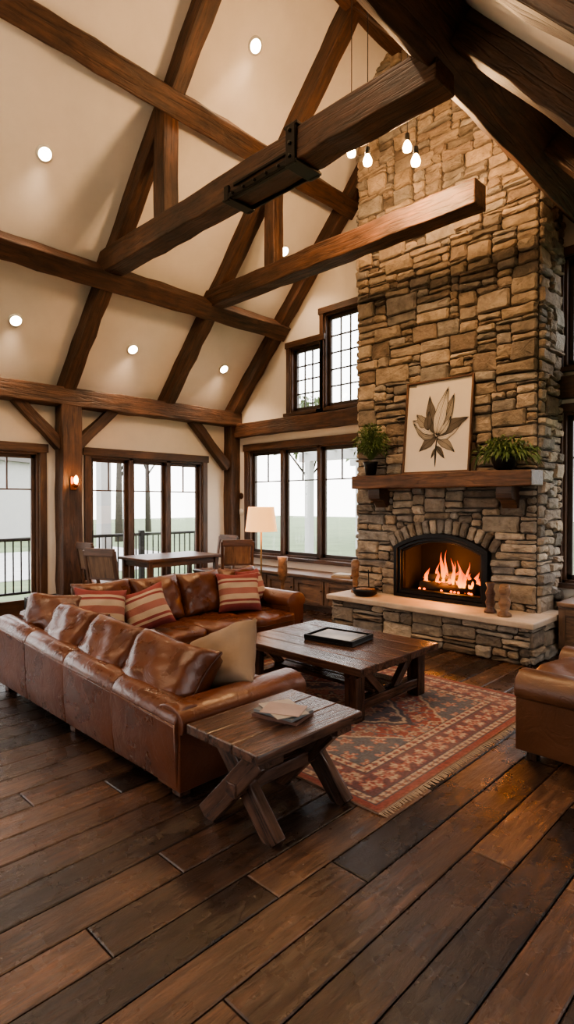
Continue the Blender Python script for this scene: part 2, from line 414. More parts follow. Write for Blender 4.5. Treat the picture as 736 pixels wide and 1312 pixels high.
def window(name,plane,u0,u1,z0,z1,nin,sgn,panels,cols,rows,toponly=None,trim=.09,sash=.05,door=False):
    G=grp(name)
    def B(nm,a0,a1,c0,c1,n0,n1,mat,b=.004):
        n0,n1=sorted((n0,n1))
        if plane=='y': return bx(G,nm,a0,a1,n0,n1,c0,c1,mat,b)
        return bx(G,nm,n0,n1,a0,a1,c0,c1,mat,b)
    i0=nin+sgn*.001; i1=nin+sgn*.03
    out=nin-sgn*.16
    B('casing_l',u0-trim,u0,z0,z1,i0,i1,M_trim); B('casing_r',u1,u1+trim,z0,z1,i0,i1,M_trim)
    B('casing_t',u0-trim-.02,u1+trim+.02,z1,z1+trim+.02,i0,nin+sgn*.04,M_trim)
    if not door: B('sill',u0-trim-.03,u1+trim+.03,z0-.05,z0,i0,nin+sgn*.07,M_trim)
    j=.03
    B('jamb_l',u0,u0+j,z0,z1,nin,out,M_trim,0); B('jamb_r',u1-j,u1,z0,z1,nin,out,M_trim,0)
    B('jamb_t',u0,u1,z1-j,z1,nin,out,M_trim,0); B('jamb_b',u0,u1,z0,z0+j,nin,out,M_trim,0)
    W=(u1-u0)/panels
    s0=nin-sgn*.06; s1=nin-sgn*.10
    MS=M_sash if not door else M_trim
    for p in range(panels):
        a=u0+p*W+(j if p==0 else .0); b=u0+(p+1)*W-(j if p==panels-1 else .0)
        if p>0: B('mullion_%d'%p,a-.035,a+.035,z0,z1,nin,nin-sgn*.12,M_trim)
        if p>0: a+=.035
        if p<panels-1: b-=.035
        bot=z0+j; top=z1-j
        kb=.20 if door else sash
        B('stile_l%d'%p,a,a+sash,bot,top,s0,s1,MS); B('stile_r%d'%p,b-sash,b,bot,top,s0,s1,MS)
        B('rail_b%d'%p,a,b,bot,bot+kb,s0,s1,MS); B('rail_t%d'%p,a,b,top-sash,top,s0,s1,MS)
        ga,gb,gc,gd=a+sash,b-sash,bot+kb,top-sash
        m0=nin-sgn*.07; m1=nin-sgn*.09; mw=.009
        if toponly is not None:
            zt=gd-(gd-gc)*toponly
            B('muntin_h%d'%p,ga,gb,zt-mw,zt+mw,m0,m1,MS,0)
            for c in range(1,cols):
                u=ga+(gb-ga)*c/cols; B('muntin_v%d_%d'%(p,c),u-mw,u+mw,zt,gd,m0,m1,MS,0)
        else:
            for c in range(1,cols):
                u=ga+(gb-ga)*c/cols; B('muntin_v%d_%d'%(p,c),u-mw,u+mw,gc,gd,m0,m1,MS,0)
            for r in range(1,rows):
                z=gc+(gd-gc)*r/rows; B('muntin_h%d_%d'%(p,r),ga,gb,z-mw,z+mw,m0,m1,MS,0)
        B('glass_%d'%p,ga,gb,gc,gd,nin-sgn*.079,nin-sgn*.081,M_glass,0)
        if door: 
            B('handle_%d'%p,a+.015,a+.035,.95,1.12,nin-sgn*.04,nin-sgn*.06,M_black)
    return G
window('window_1','y',*GH[0],YG,-1,3,2,1,toponly=.28)
window('window_2','y',*GH[1],YG,-1,1,3,4,trim=.07)
window('window_3','y',*GH[2],YG,-1,1,3,5,trim=.07)
window('window_4','y',*GH[3],YG,-1,2,2,1,toponly=.24,trim=.07)
window('window_5','y',*GH[4],YG,-1,1,2,4,trim=.07)
window('door_1','x',*LH[0],XL,1,2,2,1,toponly=.22,door=True)
window('door_2','x',*LH[1],XL,1,3,2,1,toponly=.22,door=True)
window('door_3','x',*LH[2],XL,1,3,2,1,toponly=.22,door=True)
for i,h in enumerate(BH): window('window_%d'%(6+i),'y',*h,YB,1,2,2,1,toponly=.24)  # unseen windows, added only as daylight sources
for i,h in enumerate(RH): window('window_%d'%(8+i),'x',*h,XR,-1,2,2,1,toponly=.24)  # unseen too, added to bring sky light in from the right
bx(None,'baseboard_left',XL,XL+.02,3.54,3.66,0,.14,M_trim); bx(None,'baseboard_left',XL,XL+.02,5.80,YG-.2,0,.14,M_trim)
bx(None,'baseboard_gable',-.85,XR-.03,YG-.02,YG,0,.14,M_trim)
bx(None,'baseboard_back',XL,XR-.03,YB,YB+.02,0,.14,M_trim)
bx(None,'baseboard_right',XR-.02,XR,YB,YG,0,.14,M_trim)

# ------------------------------------------------------------------ stone work
STC=[(.34,.275,.215),(.29,.245,.20),(.40,.325,.25),(.215,.18,.145),(.31,.28,.245),(.36,.29,.22),(.255,.20,.155),(.44,.365,.285),(.28,.25,.22),(.35,.275,.20)]
class Stone:
    def __init__(s): s.vs=[]; s.fs=[]; s.cols=[]
    def add(s,P,N,d,rr,inset=.015):
        Q=[]
        n=len(P)
        for i in range(n):
            a,p,b=P[i-1],P[i],P[(i+1)%n]
            e1=(a-p); e2=(b-p); c1=min(.018,e1.length*.25)*rr.uniform(.5,1.4); c2=min(.018,e2.length*.25)*rr.uniform(.5,1.4)
            Q.append(p+e1.normalized()*c1); Q.append(p+e2.normalized()*c2)
            mid=(p+b)/2; ctr=sum(P,Vector())/n
            if e2.length>.10: Q.append(mid+(ctr-mid).normalized()*rr.uniform(-.004,.009))
        P=Q
        n=len(P); k=len(s.vs); c=sum(P,Vector())/n
        tv=Vector((rr.uniform(-.05,.05),rr.uniform(-.05,.05),rr.uniform(-.08,.08)))
        for p in P: s.vs.append(p-N*.02)
        for p in P: s.vs.append(p+N*d*rr.uniform(.45,.65))
        for p in P:
            q=p+(c-p).normalized()*min(inset*rr.uniform(.8,1.5),(c-p).length*.5); s.vs.append(q+N*(d+rr.uniform(-.007,.007)+tv.dot(p-c)))
        s.vs.append(c+N*(d+rr.uniform(.0,.012)))
        F=[(i,(i+1)%n,n+(i+1)%n,n+i) for i in range(n)]+[(n+i,n+(i+1)%n,2*n+(i+1)%n,2*n+i) for i in range(n)]+[(2*n+i,2*n+(i+1)%n,3*n) for i in range(n)]
        b=rr.choice(STC); f=rr.uniform(.72,1.22); col=(b[0]*f,b[1]*f,b[2]*f,1)
        for q in F: s.fs.append(tuple(k+i for i in q)); s.cols.append(col)
    def face(s,O,U,V,N,W,H,skip,seed,cu=.052,cv=.040,dmin=.018,dmax=.065):
        rr=random.Random(seed); O,U,V,N=map(Vector,(O,U,V,N))
        nu=max(1,round(W/cu)); nv=max(1,round(H/cv)); cu=W/nu; cv=H/nv
        used=[[False]*nu for _ in range(nv)]
        for j in range(nv):
            for i in range(nu):
                if skip((i+.5)*cu,(j+.5)*cv): used[j][i]=True
        wx=[[ (0 if i in(0,nu) else rr.uniform(-.012,.012)) for i in range(nu+1)] for j in range(nv+1)]
        wz=[[ rr.uniform(-.010,.010) for i in range(nu+1)] for j in range(nv+1)]
        def L(i,j): return O+U*(i*cu+wx[j][i])+V*(j*cv+wz[j][i])
        for j in range(nv):
            i=0
            while i<nu:
                if used[j][i]: i+=1; continue
                h=rr.choice([1,1,2,2,2,2,3,3,3,4,5]); w=rr.randint(3,8) if h<4 else rr.randint(5,8)
                if h==1: w=rr.randint(3,8)
                ww=0
                while i+ww<nu and ww<w and not used[j][i+ww]: ww+=1
                if i+ww<nu and not used[j][i+ww] and (i+ww+1>=nu or used[j][i+ww+1]): ww+=1
                h=min(h,max(1,ww))
                hh=1
                while hh<h and j+hh<nv and all(not used[j+hh][i+q] for q in range(ww)): hh+=1
                for a in range(hh):
                    for q in range(ww): used[j+a][i+q]=True
                g=.0055
                P=[L(i,j)+U*g+V*g,L(i+ww,j)-U*g+V*g,L(i+ww,j+hh)-U*g-V*g,L(i,j+hh)+U*g-V*g]
                s.add(P,N,rr.uniform(dmin,dmax),rr)
                i+=ww
    def obj(s,name,parent):
        o=mk(name,s.vs,s.fs,M_stone,parent)
        fixn(o)
        ca=o.data.color_attributes.new('Col','FLOAT_COLOR','CORNER')
        for p,c in zip(o.data.polygons,s.cols):
            for li in p.loop_indices: ca.data[li].color=c
        return o
CX0,CX1,CY=-4.36,-2.16,5.76
AC=-3.205; AH=.565; AR=1.078; AZ=.072
def archz(dx): return AZ+math.sqrt(max(AR*AR-dx*dx,0))
FP=grp('stone_fireplace')
def skipF(u,v):
    x=CX0+u; z=v
    if z>roof(x)+.03: return True
    if z<.36: return True
    dx=x-AC
    if abs(dx)<AH+.01 and z<1.0: return True
    r=math.hypot(dx,z-AZ); th=math.degrees(math.atan2(abs(dx),z-AZ))
    if r<AR+.17 and th<35 and z>.93: return True
    return False
S=Stone()
S.face((CX0,CY,0),(1,0,0),(0,0,1),(0,-1,0),CX1-CX0,7.05,skipF,11)
S.face((CX1,CY,0),(0,1,0),(0,0,1),(1,0,0),YG-CY,5.15,lambda u,v:False,12)
S.face((CX0,YG,0),(0,-1,0),(0,0,1),(-1,0,0),YG-CY,6.45,lambda u,v:False,13)
rr=random.Random(5); nv_=15; t0=math.radians(34.5)
for i in range(nv_):
    a=-t0+2*t0*i/nv_+.006; b=-t0+2*t0*(i+1)/nv_-.006
    ro=AR+.165+rr.uniform(-.015,.012)
    P=[Vector((AC+r_*math.sin(q),CY,AZ+r_*math.cos(q))) for q,r_ in ((a,AR+.005),(b,AR+.005),(b,ro),(a,ro))]
    S.add(P,Vector((0,-1,0)),rr.uniform(.035,.055),rr)
S.obj('ledge_stones',FP)
HX0,HX1,HY=-4.38,-2.03,5.27
S=Stone()
S.face((HX0,HY,0),(1,0,0),(0,0,1),(0,-1,0),HX1-HX0,.35,lambda u,v:False,21,dmin=.01,dmax=.035)
S.face((HX1,HY,0),(0,1,0),(0,0,1),(1,0,0),CY-HY+.3,.35,lambda u,v:False,22,dmin=.01,dmax=.035)
S.face((HX0,CY,0),(0,-1,0),(0,0,1),(-1,0,0),CY-HY,.35,lambda u,v:False,23,dmin=.01,dmax=.035)
S.obj('hearth_stones',FP)
bx(FP,'hearth_core',HX0+.01,HX1-.01,HY+.01,CY,0,.35,M_mortar,0)
bx(FP,'hearth_core_side',CX1,HX1-.01,CY,CY+.28,0,.35,M_mortar,0)
bx(FP,'hearth_slab',HX0-.05,HX1+.05,HY-.06,CY,.35,.41,M_slab,.012)
bx(FP,'hearth_slab_side',CX1+.02,HX1+.05,CY,CY+.30,.35,.41,M_slab,.012)
vs,fs=[],[]
xs=sorted(set([CX0,AC-AH,AC+AH,RX,CX1]+[AC-AH+2*AH*i/14 for i in range(15)]))
for a,b in zip(xs[:-1],xs[1:]):
    m=(a+b)/2
    if abs(m-AC)<AH: prism(vs,fs,'y',a,b,archz(a-AC),archz(b-AC),roof(a)+.05,roof(b)+.05,CY,YG-.001)
    else: prism(vs,fs,'y',a,b,0,0,roof(a)+.05,roof(b)+.05,CY,YG-.001)
prism(vs,fs,'y',AC-AH,AC+AH,0,0,.41,.41,CY,YG-.001)
o=mk('masonry_core',vs,fs,M_mortar,FP); fixn(o)
bx(FP,'firebox_back',AC-AH,AC+AH,YG-.14,YG-.02,.41,1.2,M_firebrick,0)
bx(FP,'firebox_side_l',AC-AH,AC-AH+.04,CY+.02,YG-.14,.41,1.0,M_firebrick,0)
bx(FP,'firebox_side_r',AC+AH-.04,AC+AH,CY+.02,YG-.14,.41,1.0,M_firebrick,0)
bx(FP,'firebox_floor',AC-AH,AC+AH,CY+.0,YG-.14,.41,.43,M_firebrick,0)
vs,fs=[],[]
for i in range(14):
    a=AC-AH+2*AH*i/14; b=AC-AH+2*AH*(i+1)/14
    prism(vs,fs,'y',a,b,archz(a-AC)-.02,archz(b-AC)-.02,archz(a-AC),archz(b-AC),CY+.01,YG-.14)
fixn(mk('firebox_vault',vs,fs,M_firebrick,FP))
def arch_pts(ins):
    h=AH-ins; r=AR-ins; p=[(-h,.415+ (ins if ins>0 else 0))]
    n=18; th=math.asin(h/r)
    for i in range(n+1):
        q=-th+2*th*i/n; p.append((r*math.sin(q),AZ+r*math.cos(q)))
    p.append((h,.415+(ins if ins>0 else 0))); return p
def arch_ring(name,i0,i1,ya,yb,mat):
    A=arch_pts(i0); B=arch_pts(i1); n=len(A); vs=[];fs=[]
    for y in (ya,yb):
        for P in (A,B):
            for x,z in P: vs.append((AC+x,y,z))
    for i in range(n):
        j=(i+1)%n
        fs+= [(i,j,n+j,n+i),(2*n+i,3*n+i,3*n+j,2*n+j),(i,2*n+i,2*n+j,j),(n+i,n+j,3*n+j,3*n+i)]
    o=mk(name,vs,fs,mat,FP); fixn(o); bev(o,.004); return o
arch_ring('surround_outer',-.01,.035,5.67,5.80,M_black)
arch_ring('surround_inner',.035,.07,5.695,5.79,M_black)
arch_ring('door_frame',.07,.09,5.72,5.78,M_steel)
bx(FP,'lower_louver',AC-AH+.06,AC+AH-.06,5.70,5.75,.42,.495,M_black)
bx(FP,'louver_lip',AC-AH+.08,AC+AH-.08,5.69,5.71,.495,.507,M_steel)
M_log=flat('charred_log',(.03,.018,.012),.9,bs=.8,bscale=18,var=.4)
for i,(a,b,r) in enumerate([((-.36,5.93,.53),(.32,5.97,.54),.055),((-.30,6.07,.54),(.37,6.03,.55),.06),((-.27,5.95,.62),(.17,6.08,.65),.05),((.30,5.92,.62),(-.07,6.07,.66),.045)]):
    cyl(FP,'log_%d'%i,(AC+a[0],a[1],a[2]),(AC+b[0],b[1],b[2]),r,M_log,10)
for i in range(7): cyl(FP,'grate_%d'%i,(AC-.36+i*.12,5.86,.475),(AC-.36+i*.12,6.12,.475),.008,M_black,8)
fm=bpy.data.materials.new('flame'); fm.use_nodes=True; nt=fm.node_tree; nt.nodes.clear()
tc=N_(nt,'ShaderNodeTexCoord'); sx=N_(nt,'ShaderNodeSeparateXYZ'); nt.links.new(tc.outputs['Generated'],sx.inputs[0])
cr=ramp(nt,sx.outputs[2],[(0,(1,.34,.04)),(.45,(1,.17,.010)),(1,(.9,.07,.003))])
e=N_(nt,'ShaderNodeEmission'); nt.links.new(cr,e.inputs[0])
mr=N_(nt,'ShaderNodeMapRange'); nt.links.new(sx.outputs[2],mr.inputs[0]); mr.inputs[3].default_value=5; mr.inputs[4].default_value=1.6
nt.links.new(mr.outputs[0],e.inputs[1])
tr=N_(nt,'ShaderNodeBsdfTransparent'); lw=N_(nt,'ShaderNodeLayerWeight'); lw.inputs[0].default_value=.45
mx=N_(nt,'ShaderNodeMixShader'); nt.links.new(lw.outputs['Facing'],mx.inputs[0]); nt.links.new(e.outputs[0],mx.inputs[1]); nt.links.new(tr.outputs[0],mx.inputs[2])
oo=N_(nt,'ShaderNodeOutputMaterial'); nt.links.new(mx.outputs[0],oo.inputs[0])
rr=random.Random(9)
for i in range(22):
    x=AC-.34+.68*i/21+rr.uniform(-.02,.02); y=rr.uniform(5.90,6.06); hgt=rr.uniform(.14,.40)*(1.2-abs(i-10.5)/14)
    vs=[];fs=[];seg=10;n=14;ph=rr.uniform(0,6)
    w=rr.uniform(.02,.045)
    for k in range(n+1):
        t=k/n; r=w*math.sin(math.pi*min(1,(t*.85+.15)))**.8*(1-t)**.35+.0005
        ox=.03*math.sin(ph+t*5)*t
        for s_ in range(seg):
            a=2*math.pi*s_/seg; vs.append((x+ox+r*math.cos(a),y+r*.6*math.sin(a),.55+hgt*t))
    for k in range(n):
        for s_ in range(seg):
            s2=(s_+1)%seg; fs.append((k*seg+s_,k*seg+s2,(k+1)*seg+s2,(k+1)*seg+s_))
    mk('flame_%d'%i,vs,fs,fm,FP,True)
M_ember=emit('ember',(1,.14,.015),4)
for i in range(34):
    x=AC+rr.uniform(-.36,.36); y=rr.uniform(5.87,6.08)
    lathe(FP,'ember_%d'%i,[(.004,0),(.018,.008),(.012,.022),(.003,.026)],(x,y,.485 if i%2 else .58),M_ember,6)

# mantel
MT=grp('fireplace_mantel')
beam(MT,'mantel_beam',(-4.24,5.60,1.745),(-2.10,5.60,1.745),.30,.155,M_mantel,rough=.006,b=.012)
for i,x in enumerate((-3.96,-2.40)):
    extr(MT,'corbel_%d'%i,[(0,0),(0,-.22),(-.06,-.22),(-.10,-.17),(-.13,-.14),(-.21,-.12),(-.22,-.07),(-.22,0)],(x-.08,5.74,1.667),'x',.16,M_trim,.006)

# framed botanical print
AG=grp('framed_botanical_print',(-3.20,5.60,1.825)); AG.rotation_euler=(math.radians(-6),0,0)
W_,H_=.41,1.05
bx(AG,'backing',-W_,W_,.0,.012,0,H_,M_cab,0)
for nm,a in (('l',(-W_,-W_+.022,0,H_)),('r',(W_-.022,W_,0,H_)),('b',(-W_+.022,W_-.022,0,.022)),('t',(-W_+.022,W_-.022,H_-.022,H_))):
    bx(AG,'frame_'+nm,a[0],a[1],-.03,.012,a[2],a[3],M_mantel,.003)
bx(AG,'paper',-W_+.022,W_-.022,-.008,-.002,.022,H_-.022,M_paper,0)
M_ink=flat('ink',(.022,.018,.014),.8,var=.3); M_ink2=flat('ink_wash',(.13,.108,.088),.8,var=.5,bscale=30); M_ink3=flat('ink_light',(.30,.26,.21),.8,var=.35)
def leaf2d(name,bx_,bz,ang,L,W,y,mat,curve=.15,veins=7):
    def halfw(t): return W*math.sin(math.pi*t**.72)*.5*(1+.05*math.sin(t*22))
    def place(P,yy):
        ca,sa=math.cos(ang),math.sin(ang)
        return [(bx_+p*ca+q*sa, yy, bz-p*sa+q*ca) for p,q in P]
    def pts(Lf,kw,n=22):
        P=[]
        for s_ in (1,-1):
            rng=range(n+1) if s_==1 else range(n-1,0,-1)
            for k in rng:
                t=k/n; P.append((s_*halfw(t)*kw+curve*t*t*Lf,t*Lf))
        return P
    P=place(pts(L,1),y); mk(name,P,[tuple(range(len(P)))],M_ink,AG)
    P2=place([(p-(p-curve*(q/L)**2*L)*.10,q*.985+.002) for p,q in pts(L,1)],y-.0006); mk(name+'_fill',P2,[tuple(range(len(P2)))],mat,AG)
    vs=[];fs=[]
    for vi in range(veins):
        s_=-.85+1.7*vi/(veins-1); n=12; wd=.0030 if vi==veins//2 else .0014
        for k in range(n):
            q=[]
            for t in (k/n*.95,(k+1)/n*.95):
                xx=s_*halfw(t)*.9+curve*t*t*L; q+= [(xx-wd,t*L),(xx+wd,t*L)]
            kk=len(vs); vs+=place(q,y-.0010); fs.append((kk,kk+1,kk+3,kk+2))
    mk(name+'_veins',vs,fs,M_ink,AG)
k=0
for bx0,bz0,ang,L,W,cv in ((0,.38,1.9,.27,.11,.3),(0,.40,-1.9,.25,.12,-.3),(0,.40,1.35,.34,.14,-.25),(-.02,.42,-1.30,.32,.17,.25),(0,.42,.95,.40,.15,.2),(-.02,.44,-.85,.34,.16,-.2),
                           (0,.42,.55,.48,.14,-.15),(-.01,.44,-.42,.44,.14,.2),(0,.42,.12,.54,.15,.10),(-.12,.54,-1.1,.19,.12,.3),(-.10,.48,-.2,.22,.10,.2),(.03,.42,.9,.24,.08,-.3)):
    leaf2d('leaf_%d'%k,bx0,bz0,ang,L,W,-.0095-.0014*k,(M_ink3,M_ink2,M_paper)[k%3],curve=cv); k+=1
leaf2d('stem',.0,.07,-.06,.36,.024,-.0092,M_ink,.08)
leaf2d('bud',.0,.30,2.4,.18,.06,-.0095,M_ink2,0.1)
leaf2d('bud_b',.0,.28,-2.6,.13,.04,-.0095,M_ink3,-0.1)

# plants
def leafmat(n,c1,c2):
    m,nt,b=newmat(n); tc=N_(nt,'ShaderNodeTexCoord').outputs['Object']; nz=noise(nt,tc,14)
    nt.links.new(ramp(nt,nz,[(.3,c1),(.7,c2)]),b.inputs['Base Color']); b.inputs['Roughness'].default_value=.5; return m
M_leaf=leafmat('leaves',(.035,.07,.018),(.14,.20,.055))
def foliage(parent,name,c,rx,rz,n,ll,lw,mat,seed,droop=.4):
    rr=random.Random(seed); vs=[];fs=[]
    for i in range(n):
        a=rr.uniform(0,6.283); e=rr.uniform(-.3,1.4); rad=rr.uniform(.25,1)
        d=Vector((math.cos(a)*math.cos(e),math.sin(a)*math.cos(e),math.sin(e)))
        p=Vector(c)+Vector((d.x*rx,d.y*rx*.6,d.z*rz))*rad
        dd=(d+Vector((rr.uniform(-.6,.6),rr.uniform(-.6,.6),rr.uniform(-.6,.4)))).normalized()
        sd=dd.cross(Vector((rr.uniform(-1,1),rr.uniform(-1,1),rr.uniform(-1,1)))).normalized()
        L=ll*rr.uniform(.6,1.2); k=len(vs)
        q1=p+dd*L*.5; q2=p+dd*L+Vector((0,0,-droop*L))
        vs+=[p,q1+sd*lw,q2,q1-sd*lw]; fs+=[(k,k+1,k+2,k+3)]
        if i%4==0:
            k=len(vs); b0=Vector((c[0],c[1],c[2]-rz*.6)); s2=Vector((.002,.002,0))
            vs+=[b0-s2,b0+s2,p+s2,p-s2]; fs.append((k,k+1,k+2,k+3))
    return mk(name,vs,fs,mat,parent,True)
PP=grp('potted_boxwood',(-4.03,5.56,1.828))
lathe(PP,'pot',[(.045,0),(.06,.01),(.08,.13),(.09,.16),(.08,.165),(.07,.15)],(0,0,0),M_black,20)
foliage(PP,'foliage',(0,0,.34),.22,.27,1000,.055,.010,M_leaf,3)
PP=grp('potted_fern',(-2.40,5.54,1.828))
lathe(PP,'pot',[(.07,0),(.10,.02),(.12,.10),(.125,.13),(.11,.132),(.10,.11)],(0,0,0),M_black,20)
foliage(PP,'foliage',(0,0,.16),.30,.15,560,.085,.012,M_leaf,4,.7)

# ------------------------------------------------------------------ sofa
SF=grp('sectional_sofa')
L_=M_leather
sx0,sx1,sy0=-4.85,-2.33,1.63
def backh(x): return .60-(x-sx0)/(sx1-sx0)*.12
nP=4
for i in range(nP):
    a=sx0+(sx1-.02-sx0)*i/nP; b=sx0+(sx1-.02-sx0)*(i+1)/nP
    vs=[];fs=[]
    n=9
    for q in (a,b):
        h=backh(q); r=.085
        P=[(0,.07),(-.015,.2),(-.02,h-r)]
        for k in range(n+1):
            t=math.pi*k/n; P.append((.075-.095*math.cos(t),h-r+r*math.sin(t)))
        P.append((.17,.07))
        for yy,z in P: vs.append((q,sy0+yy,z))
    m=len(vs)//2
    fs=[(j,(j+1)%m,m+(j+1)%m,m+j) for j in range(m)]+[tuple(range(m-1,-1,-1)),tuple(range(m,2*m))]
    o=mk('back_panel_x%d'%i,vs,fs,L_,SF); fixn(o); bev(o,.010,3)
    for p in o.data.polygons: p.use_smooth=True
ex=4.30
for i in range(5):
    a=sy0+.17+(ex-sy0-.2)*i/5; b=sy0+.17+(ex-sy0-.2)*(i+1)/5
    bx(SF,'back_panel_y%d'%i,sx0,sx0+.17,a,b,.07,.62,L_,.03)
bx(SF,'base_near',sx0+.17,sx1-.05,sy0+.15,2.50,.07,.24,L_,.02)
bx(SF,'base_far',sx0+.15,-3.97,2.3,ex-.05,.07,.24,L_,.02)
def armprof(w,h,roll):
    P=[(-w/2,0),(w/2,0),(w/2,h-roll*1.5)]
    cx,cz=0,h-roll
    for k in range(13):
        a=-.5+ (math.pi+1.0)*k/12; P.append((cx+(w/2+.03)*math.cos(a),cz+roll*math.sin(a)))
    P.append((-w/2,h-roll*1.5)); return P
extr(SF,'arm_near',armprof(.20,.42,.085),(sx1-.10,sy0+.0,.06),'y',.90,L_,.02,smooth=True)
extr(SF,'arm_far',armprof(.20,.54,.09),(-4.80,ex-.12,.06),'x',.86,L_,.02,smooth=True)
PD=M_leatherd
cushion(SF,'seat_1',(-2.86,2.14,.315),(.62,.74,.17),L_,n=7,seed=1,pipe=PD)
cushion(SF,'seat_2',(-3.48,2.14,.315),(.62,.74,.17),L_,n=7,seed=2,pipe=PD)
cushion(SF,'seat_3',(-4.24,2.14,.315),(.88,.74,.17),L_,n=7,seed=3,pipe=PD)
for i in range(3):
    cushion(SF,'seat_%d'%(4+i),(-4.30,2.80+i*.55,.325),(.76,.56,.18),L_,n=7,seed=5+i,pipe=PD)
for i,x in enumerate((-2.84,-3.44,-4.04)):
    cushion(SF,'back_cushion_x%d'%i,(x,1.89,.495+.015*i),(.66,.44,.30),L_,rot=(math.radians(54),math.radians(3-2*i),math.radians(2-3*i)),pillow=True,full=.30,seed=11+i,pipe=PD)
cushion(SF,'back_cushion_c',(-4.56,1.99,.56),(.56,.42,.28),L_,rot=(math.radians(64),0,math.radians(30)),pillow=True,full=.30,seed=16,pipe=PD)
for i in range(4):
    cushion(SF,'back_cushion_y%d'%i,(-4.57,2.42+i*.50,.60),(.53,.46,.28),L_,rot=(math.radians(70),0,math.radians(90)),pillow=True,full=.28,seed=21+i,pipe=PD)
for i,(x,y) in enumerate(((sx0+.08,sy0+.08),(sx1-.10,sy0+.08),(sx1-.10,2.18),(-4.0,ex-.1),(sx0+.08,ex-.1),(-3.6,sy0+.08))):
    bx(SF,'foot_%d'%i,x-.035,x+.035,y-.035,y+.035,0,.075,M_table)

def stripe_mat(name,stops):
    m,nt,b=newmat(name); tc=N_(nt,'ShaderNodeTexCoord').outputs['Object']
    s_=N_(nt,'ShaderNodeSeparateXYZ'); nt.links.new(tc,s_.inputs[0])
    mr=N_(nt,'ShaderNodeMapRange'); nt.links.new(s_.outputs[1],mr.inputs[0]); mr.inputs[1].default_value=-.22; mr.inputs[2].default_value=.22
    nt.links.new(ramp(nt,mr.outputs[0],stops,'CONSTANT'),b.inputs['Base Color']); b.inputs['Roughness'].default_value=.9
    bump(nt,b,math_(nt,'ADD',noise(nt,tc,120),math_(nt,'MULTIPLY',noise(nt,tc,7),4)),.4,.008); return m
rd=(.17,.035,.032); cm=(.34,.26,.19); pk=(.24,.095,.075)
M_str=stripe_mat('striped_fabric',[(0,rd),(.20,cm),(.25,rd),(.30,cm),(.42,pk),(.56,cm),(.68,rd),(.73,cm),(.78,rd)])
M_beige=flat('beige_linen',(.20,.142,.098),.9,bs=.5,bscale=16)
cushion(None,'throw_pillow',(-4.30,2.24,.615),(.42,.40,.17),M_str,rot=(math.radians(62),math.radians(6),math.radians(70)),pillow=True,seed=31)
cushion(None,'throw_pillow',(-4.20,2.60,.60),(.40,.38,.17),M_str,rot=(math.radians(62),math.radians(-18),math.radians(66)),pillow=True,seed=32)
cushion(None,'throw_pillow',(-4.30,3.72,.61),(.44,.40,.18),M_str,rot=(math.radians(66),0,math.radians(62)),pillow=True,seed=33)
cushion(None,'throw_pillow',(-4.42,4.00,.63),(.36,.36,.16),M_str,rot=(math.radians(66),0,math.radians(100)),pillow=True,seed=34)
cushion(None,'linen_pillow',(-2.74,2.22,.52),(.52,.44,.22),M_beige,rot=(math.radians(48),math.radians(-24),math.radians(20)),pillow=True,full=.4,seed=35)

# ------------------------------------------------------------------ armchair
AM=grp('leather_armchair',(-.90,3.76,0),math.radians(-90))
L2=M_leather2
bx(AM,'base',-.34,.34,-.40,.36,.08,.26,L2,.03)
for i,s_ in enumerate((-1,1)):
    extr(AM,'arm_%d'%i,armprof(.18,.46,.10),(s_*.36,-.46,.06),'y',.86,L2,.03,smooth=True)
cushion(AM,'seat',(0,-.10,.38),(.58,.74,.24),L2,n=5,seed=41,pipe=PD)
cushion(AM,'back',(0,.32,.56),(.66,.56,.28),L2,rot=(math.radians(76),0,0),n=4,seed=42,pipe=PD)
bx(AM,'back_frame',-.42,.42,.36,.48,.08,.62,L2,.04)
for i,(x,y) in enumerate(((-.38,-.38),(.38,-.38),(-.38,.42),(.38,.42))): bx(AM,'foot_%d'%i,x-.03,x+.03,y-.03,y+.03,0,.08,M_table)

# ------------------------------------------------------------------ side table
ST=grp('trestle_side_table',(-1.97,1.95,0))
for i in range(3):
    w=.5/3; bx(ST,'top_plank_%d'%i,-.25+i*w,-.25+(i+1)*w-.002,-.36,.36,.405,.452,M_table,.006)
for j,y in enumerate((-.24,.24)):
    beam(ST,'leg_a%d'%j,(-.21,y-.026,.0),(.16,y-.026,.385),.052,.105,M_table)
    beam(ST,'leg_b%d'%j,(.21,y+.026,.0),(-.16,y+.026,.385),.052,.105,M_table)
    bx(ST,'cleat_%d'%j,-.23,.23,y-.055,y+.055,.365,.405,M_table)
bx(ST,'stretcher',-.035,.035,-.30,.30,.17,.235,M_table)
MG=grp('magazine_stack',(-1.97,1.99,.455))
for i,(w,d,h,a,c) in enumerate(((.18,.25,.026,.25,(.10,.045,.03)),(.17,.24,.014,.10,(.13,.14,.15)),(.17,.23,.004,-.35,(.26,.23,.20)),(.15,.20,.003,.45,(.24,.17,.15)))):
    z=(0,.026,.040,.044)[i]; o=bx(MG,'magazine_%d'%i,-w/2,w/2,-d/2,d/2,0,h,flat('cover_%d'%i,c,.5,var=.3,bscale=20),.001); o.matrix_local=Matrix.Translation((0.012*i,-.01*i,z))@Matrix.Rotation(a,4,'Z')@o.matrix_local

